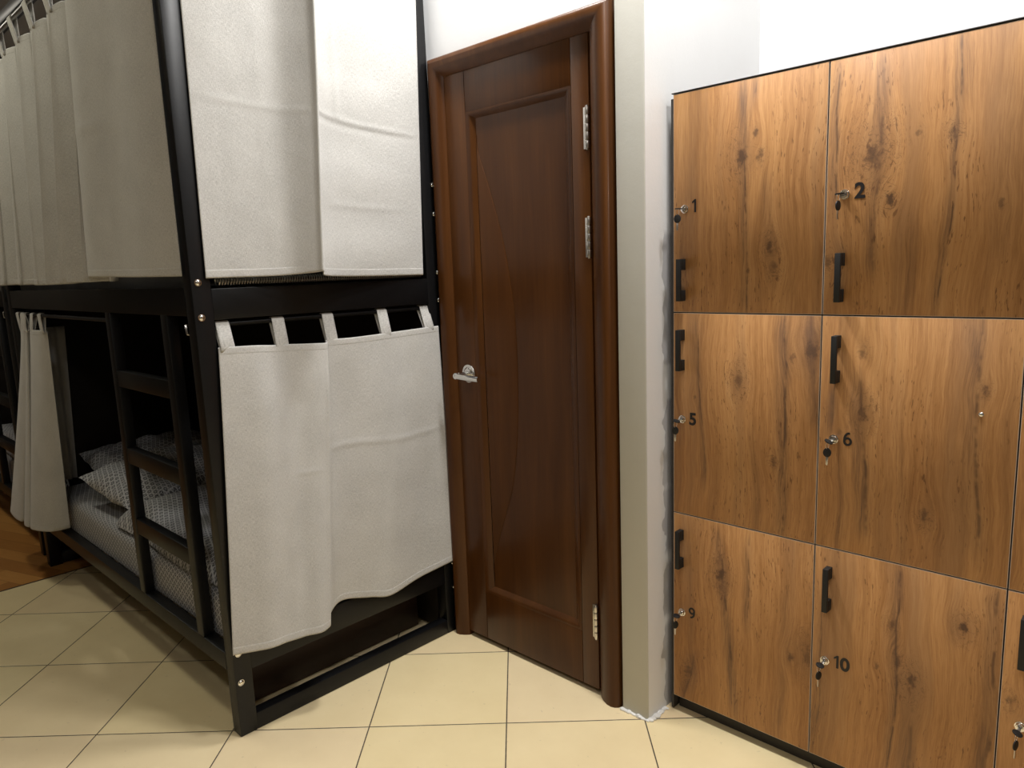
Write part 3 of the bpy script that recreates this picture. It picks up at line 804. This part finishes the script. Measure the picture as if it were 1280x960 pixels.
# upper bunk, long side: flat panel by the post, in front of a pleated one
top = [(-2.705,.825,2.30),(-2.60,.818,2.30),(-2.48,.826,2.30),(-2.36,.832,2.30),(-2.20,.820,2.30),(-2.034,.8205,2.305)]
bot = [(-2.742,.802,1.385),(-2.63,.788,1.383),(-2.50,.795,1.381),(-2.37,.806,1.378),(-2.22,.812,1.376),(-2.042,.8275,1.374)]
def cr3(u, v): return .005*math.sin(7*u+2*v)+.004*G(v,.5,.012)*G(u,.2,.2)
curtain('curtain', 'flat olive grey curtain panel next to the corner post on the upper bunk side', top, bot, 60, 60, .66, .92, (0,-1,0),
        tabs=[.06,.35,.65,.94], rod=(0,BY0+.002+LEAN*RODZ_U,RODZ_U), rodr=.0085, tabdir='x', crease=cr3)
top=[]; bot=[]; n = 44; xa, xb = -4.04, -2.50
for i in range(n+1):
    f = i/n; ph = f*2*PI*7.2
    sw = math.sin(ph); am = .012
    xx = xa+(xb-xa)*f
    top.append((xx+.018*math.sin(2*ph), .845-am*sw, 2.288-.008*abs(sw)))
    am2 = .042*(1+.3*math.sin(f*11))
    bot.append((xx-.01+.035*math.sin(2*ph+.4)-.02, .826-am2*sw, 1.366+.003*math.sin(f*9)))
curtain('curtain', 'long pleated grey curtain on the upper bunk, left of the flat panel', top, bot, 320, 40, 2.0, .92, (0,-1,0),
        tabs=[(k+.25)/7.2 for k in range(7)], rod=(0,BY0+.002+LEAN*RODZ_U,RODZ_U), rodr=.0085, tabdir='x', tabw=.05)
# lower bunk, long side: pushed together at the far end of the rod
top = [(-4.000,.858,1.168),(-3.93,.846,1.170),(-3.86,.838,1.170),(-3.83,.852,1.165),(-3.88,.858,1.166),(-3.84,.842,1.172),(-3.80,.836,1.170),(-3.815,.856,1.166),(-3.78,.846,1.172),(-3.70,.834,1.172),(-3.60,.838,1.173),(-3.56,.858,1.172)]
bot = [(-4.26,.84,.272),(-4.24,.765,.27),(-4.10,.742,.27),(-3.98,.748,.268),(-3.985,.790,.27),(-3.92,.748,.268),(-3.85,.750,.268),(-3.865,.792,.27),(-3.83,.752,.268),(-3.755,.765,.268),(-3.685,.806,.27),(-3.660,.868,.274)]
curtain('curtain', 'short grey curtain bunched together in folds at the far end of the lower bunk side', top, bot, 150, 50, 1.3, .90, (0,-1,0),
        tabs=[.08,.18,.50,.62,.82,.94], rod=(0,BY0+.014+LEAN*RODZ_L,RODZ_L), tabdir='x', tabw=.05, ease=1.1)
# inside the far end of the lower bunk
top = [(-3.992,.905,1.165),(-3.985,.93,1.165),(-3.998,.955,1.165),(-3.985,.98,1.165),(-3.997,1.005,1.165),(-3.988,1.035,1.165)]
bot = [(-3.992,.90,.42),(-3.975,.925,.42),(-3.998,.95,.42),(-3.975,.975,.42),(-3.998,.99,.42),(-3.985,1.005,.42)]
curtain('curtain', 'dim narrow curtain gathered inside the lower bunk behind the bunched curtain', top, bot, 60, 20, .5, .75, (1,0,0), rod=None, tophem=0,
        tabs=[])

# ------------------------------------------------------------------ lights
def area(name, loc, sx, sy, watts, col, rot=(0,0,0)):
    l = bpy.data.lights.new(name, 'AREA'); l.shape = 'RECTANGLE'; l.size = sx; l.size_y = sy
    l.energy = watts; l.color = col
    o = bpy.data.objects.new(name, l); o.location = loc; o.rotation_euler = rot; return link(o)
def spot(loc, r, watts, col=(1,.965,.92)):
    l = bpy.data.lights.new('ceiling_lamp_or_fill', 'AREA'); l.shape = 'DISK'; l.size = r*2; l.energy = watts; l.color = col
    o = bpy.data.objects.new('ceiling_lamp_or_fill', l); o.location = loc; return link(o)
WL = (1,.985,.965)
for x, e in ((-.10,14), (-.80,20), (-1.50,20)): spot((x,1.50,2.98), .12, e, WL)
spot((-3.9,.32,2.98), .15, 7.0, (1,.97,.80))  # unseen lamp added to graze the pleated curtain
spot((-2.8,.28,2.98), .15, 2.8, (1,.97,.80))  # second unseen lamp added to brighten the long side curtains
spot((-5.8,.2,2.98), .15, 6, (1,.94,.82))
spot((.15,-.55,2.98), .15, 14, (1,.97,.93))  # added fill lamp near the camera for the lockers and floor
w = bpy.data.worlds.new('room'); SC.world = w; w.use_nodes = True
w.node_tree.nodes['Background'].inputs[0].default_value = (.02,.02,.02,1)

# ------------------------------------------------------------------ camera
cam = bpy.data.cameras.new('camera'); co = bpy.data.objects.new('camera', cam); link(co)
cam.sensor_fit = 'HORIZONTAL'; cam.sensor_width = 36; cam.lens = 912.4686/1280*36; cam.clip_start = .02
Rm = Matrix(((.7209315,-.08346876,.68796129),(.69209465,.13762207,-.70856557),(-.03553557,.98696157,.15698437)))
co.matrix_world = Matrix.Translation((0,0,1.364)) @ Rm.to_4x4()
SC.camera = co
vs = SC.view_settings; vs.view_transform = 'Standard'; vs.look = 'None'; vs.gamma = 1; vs.exposure = 0.27; vs.use_curve_mapping = False
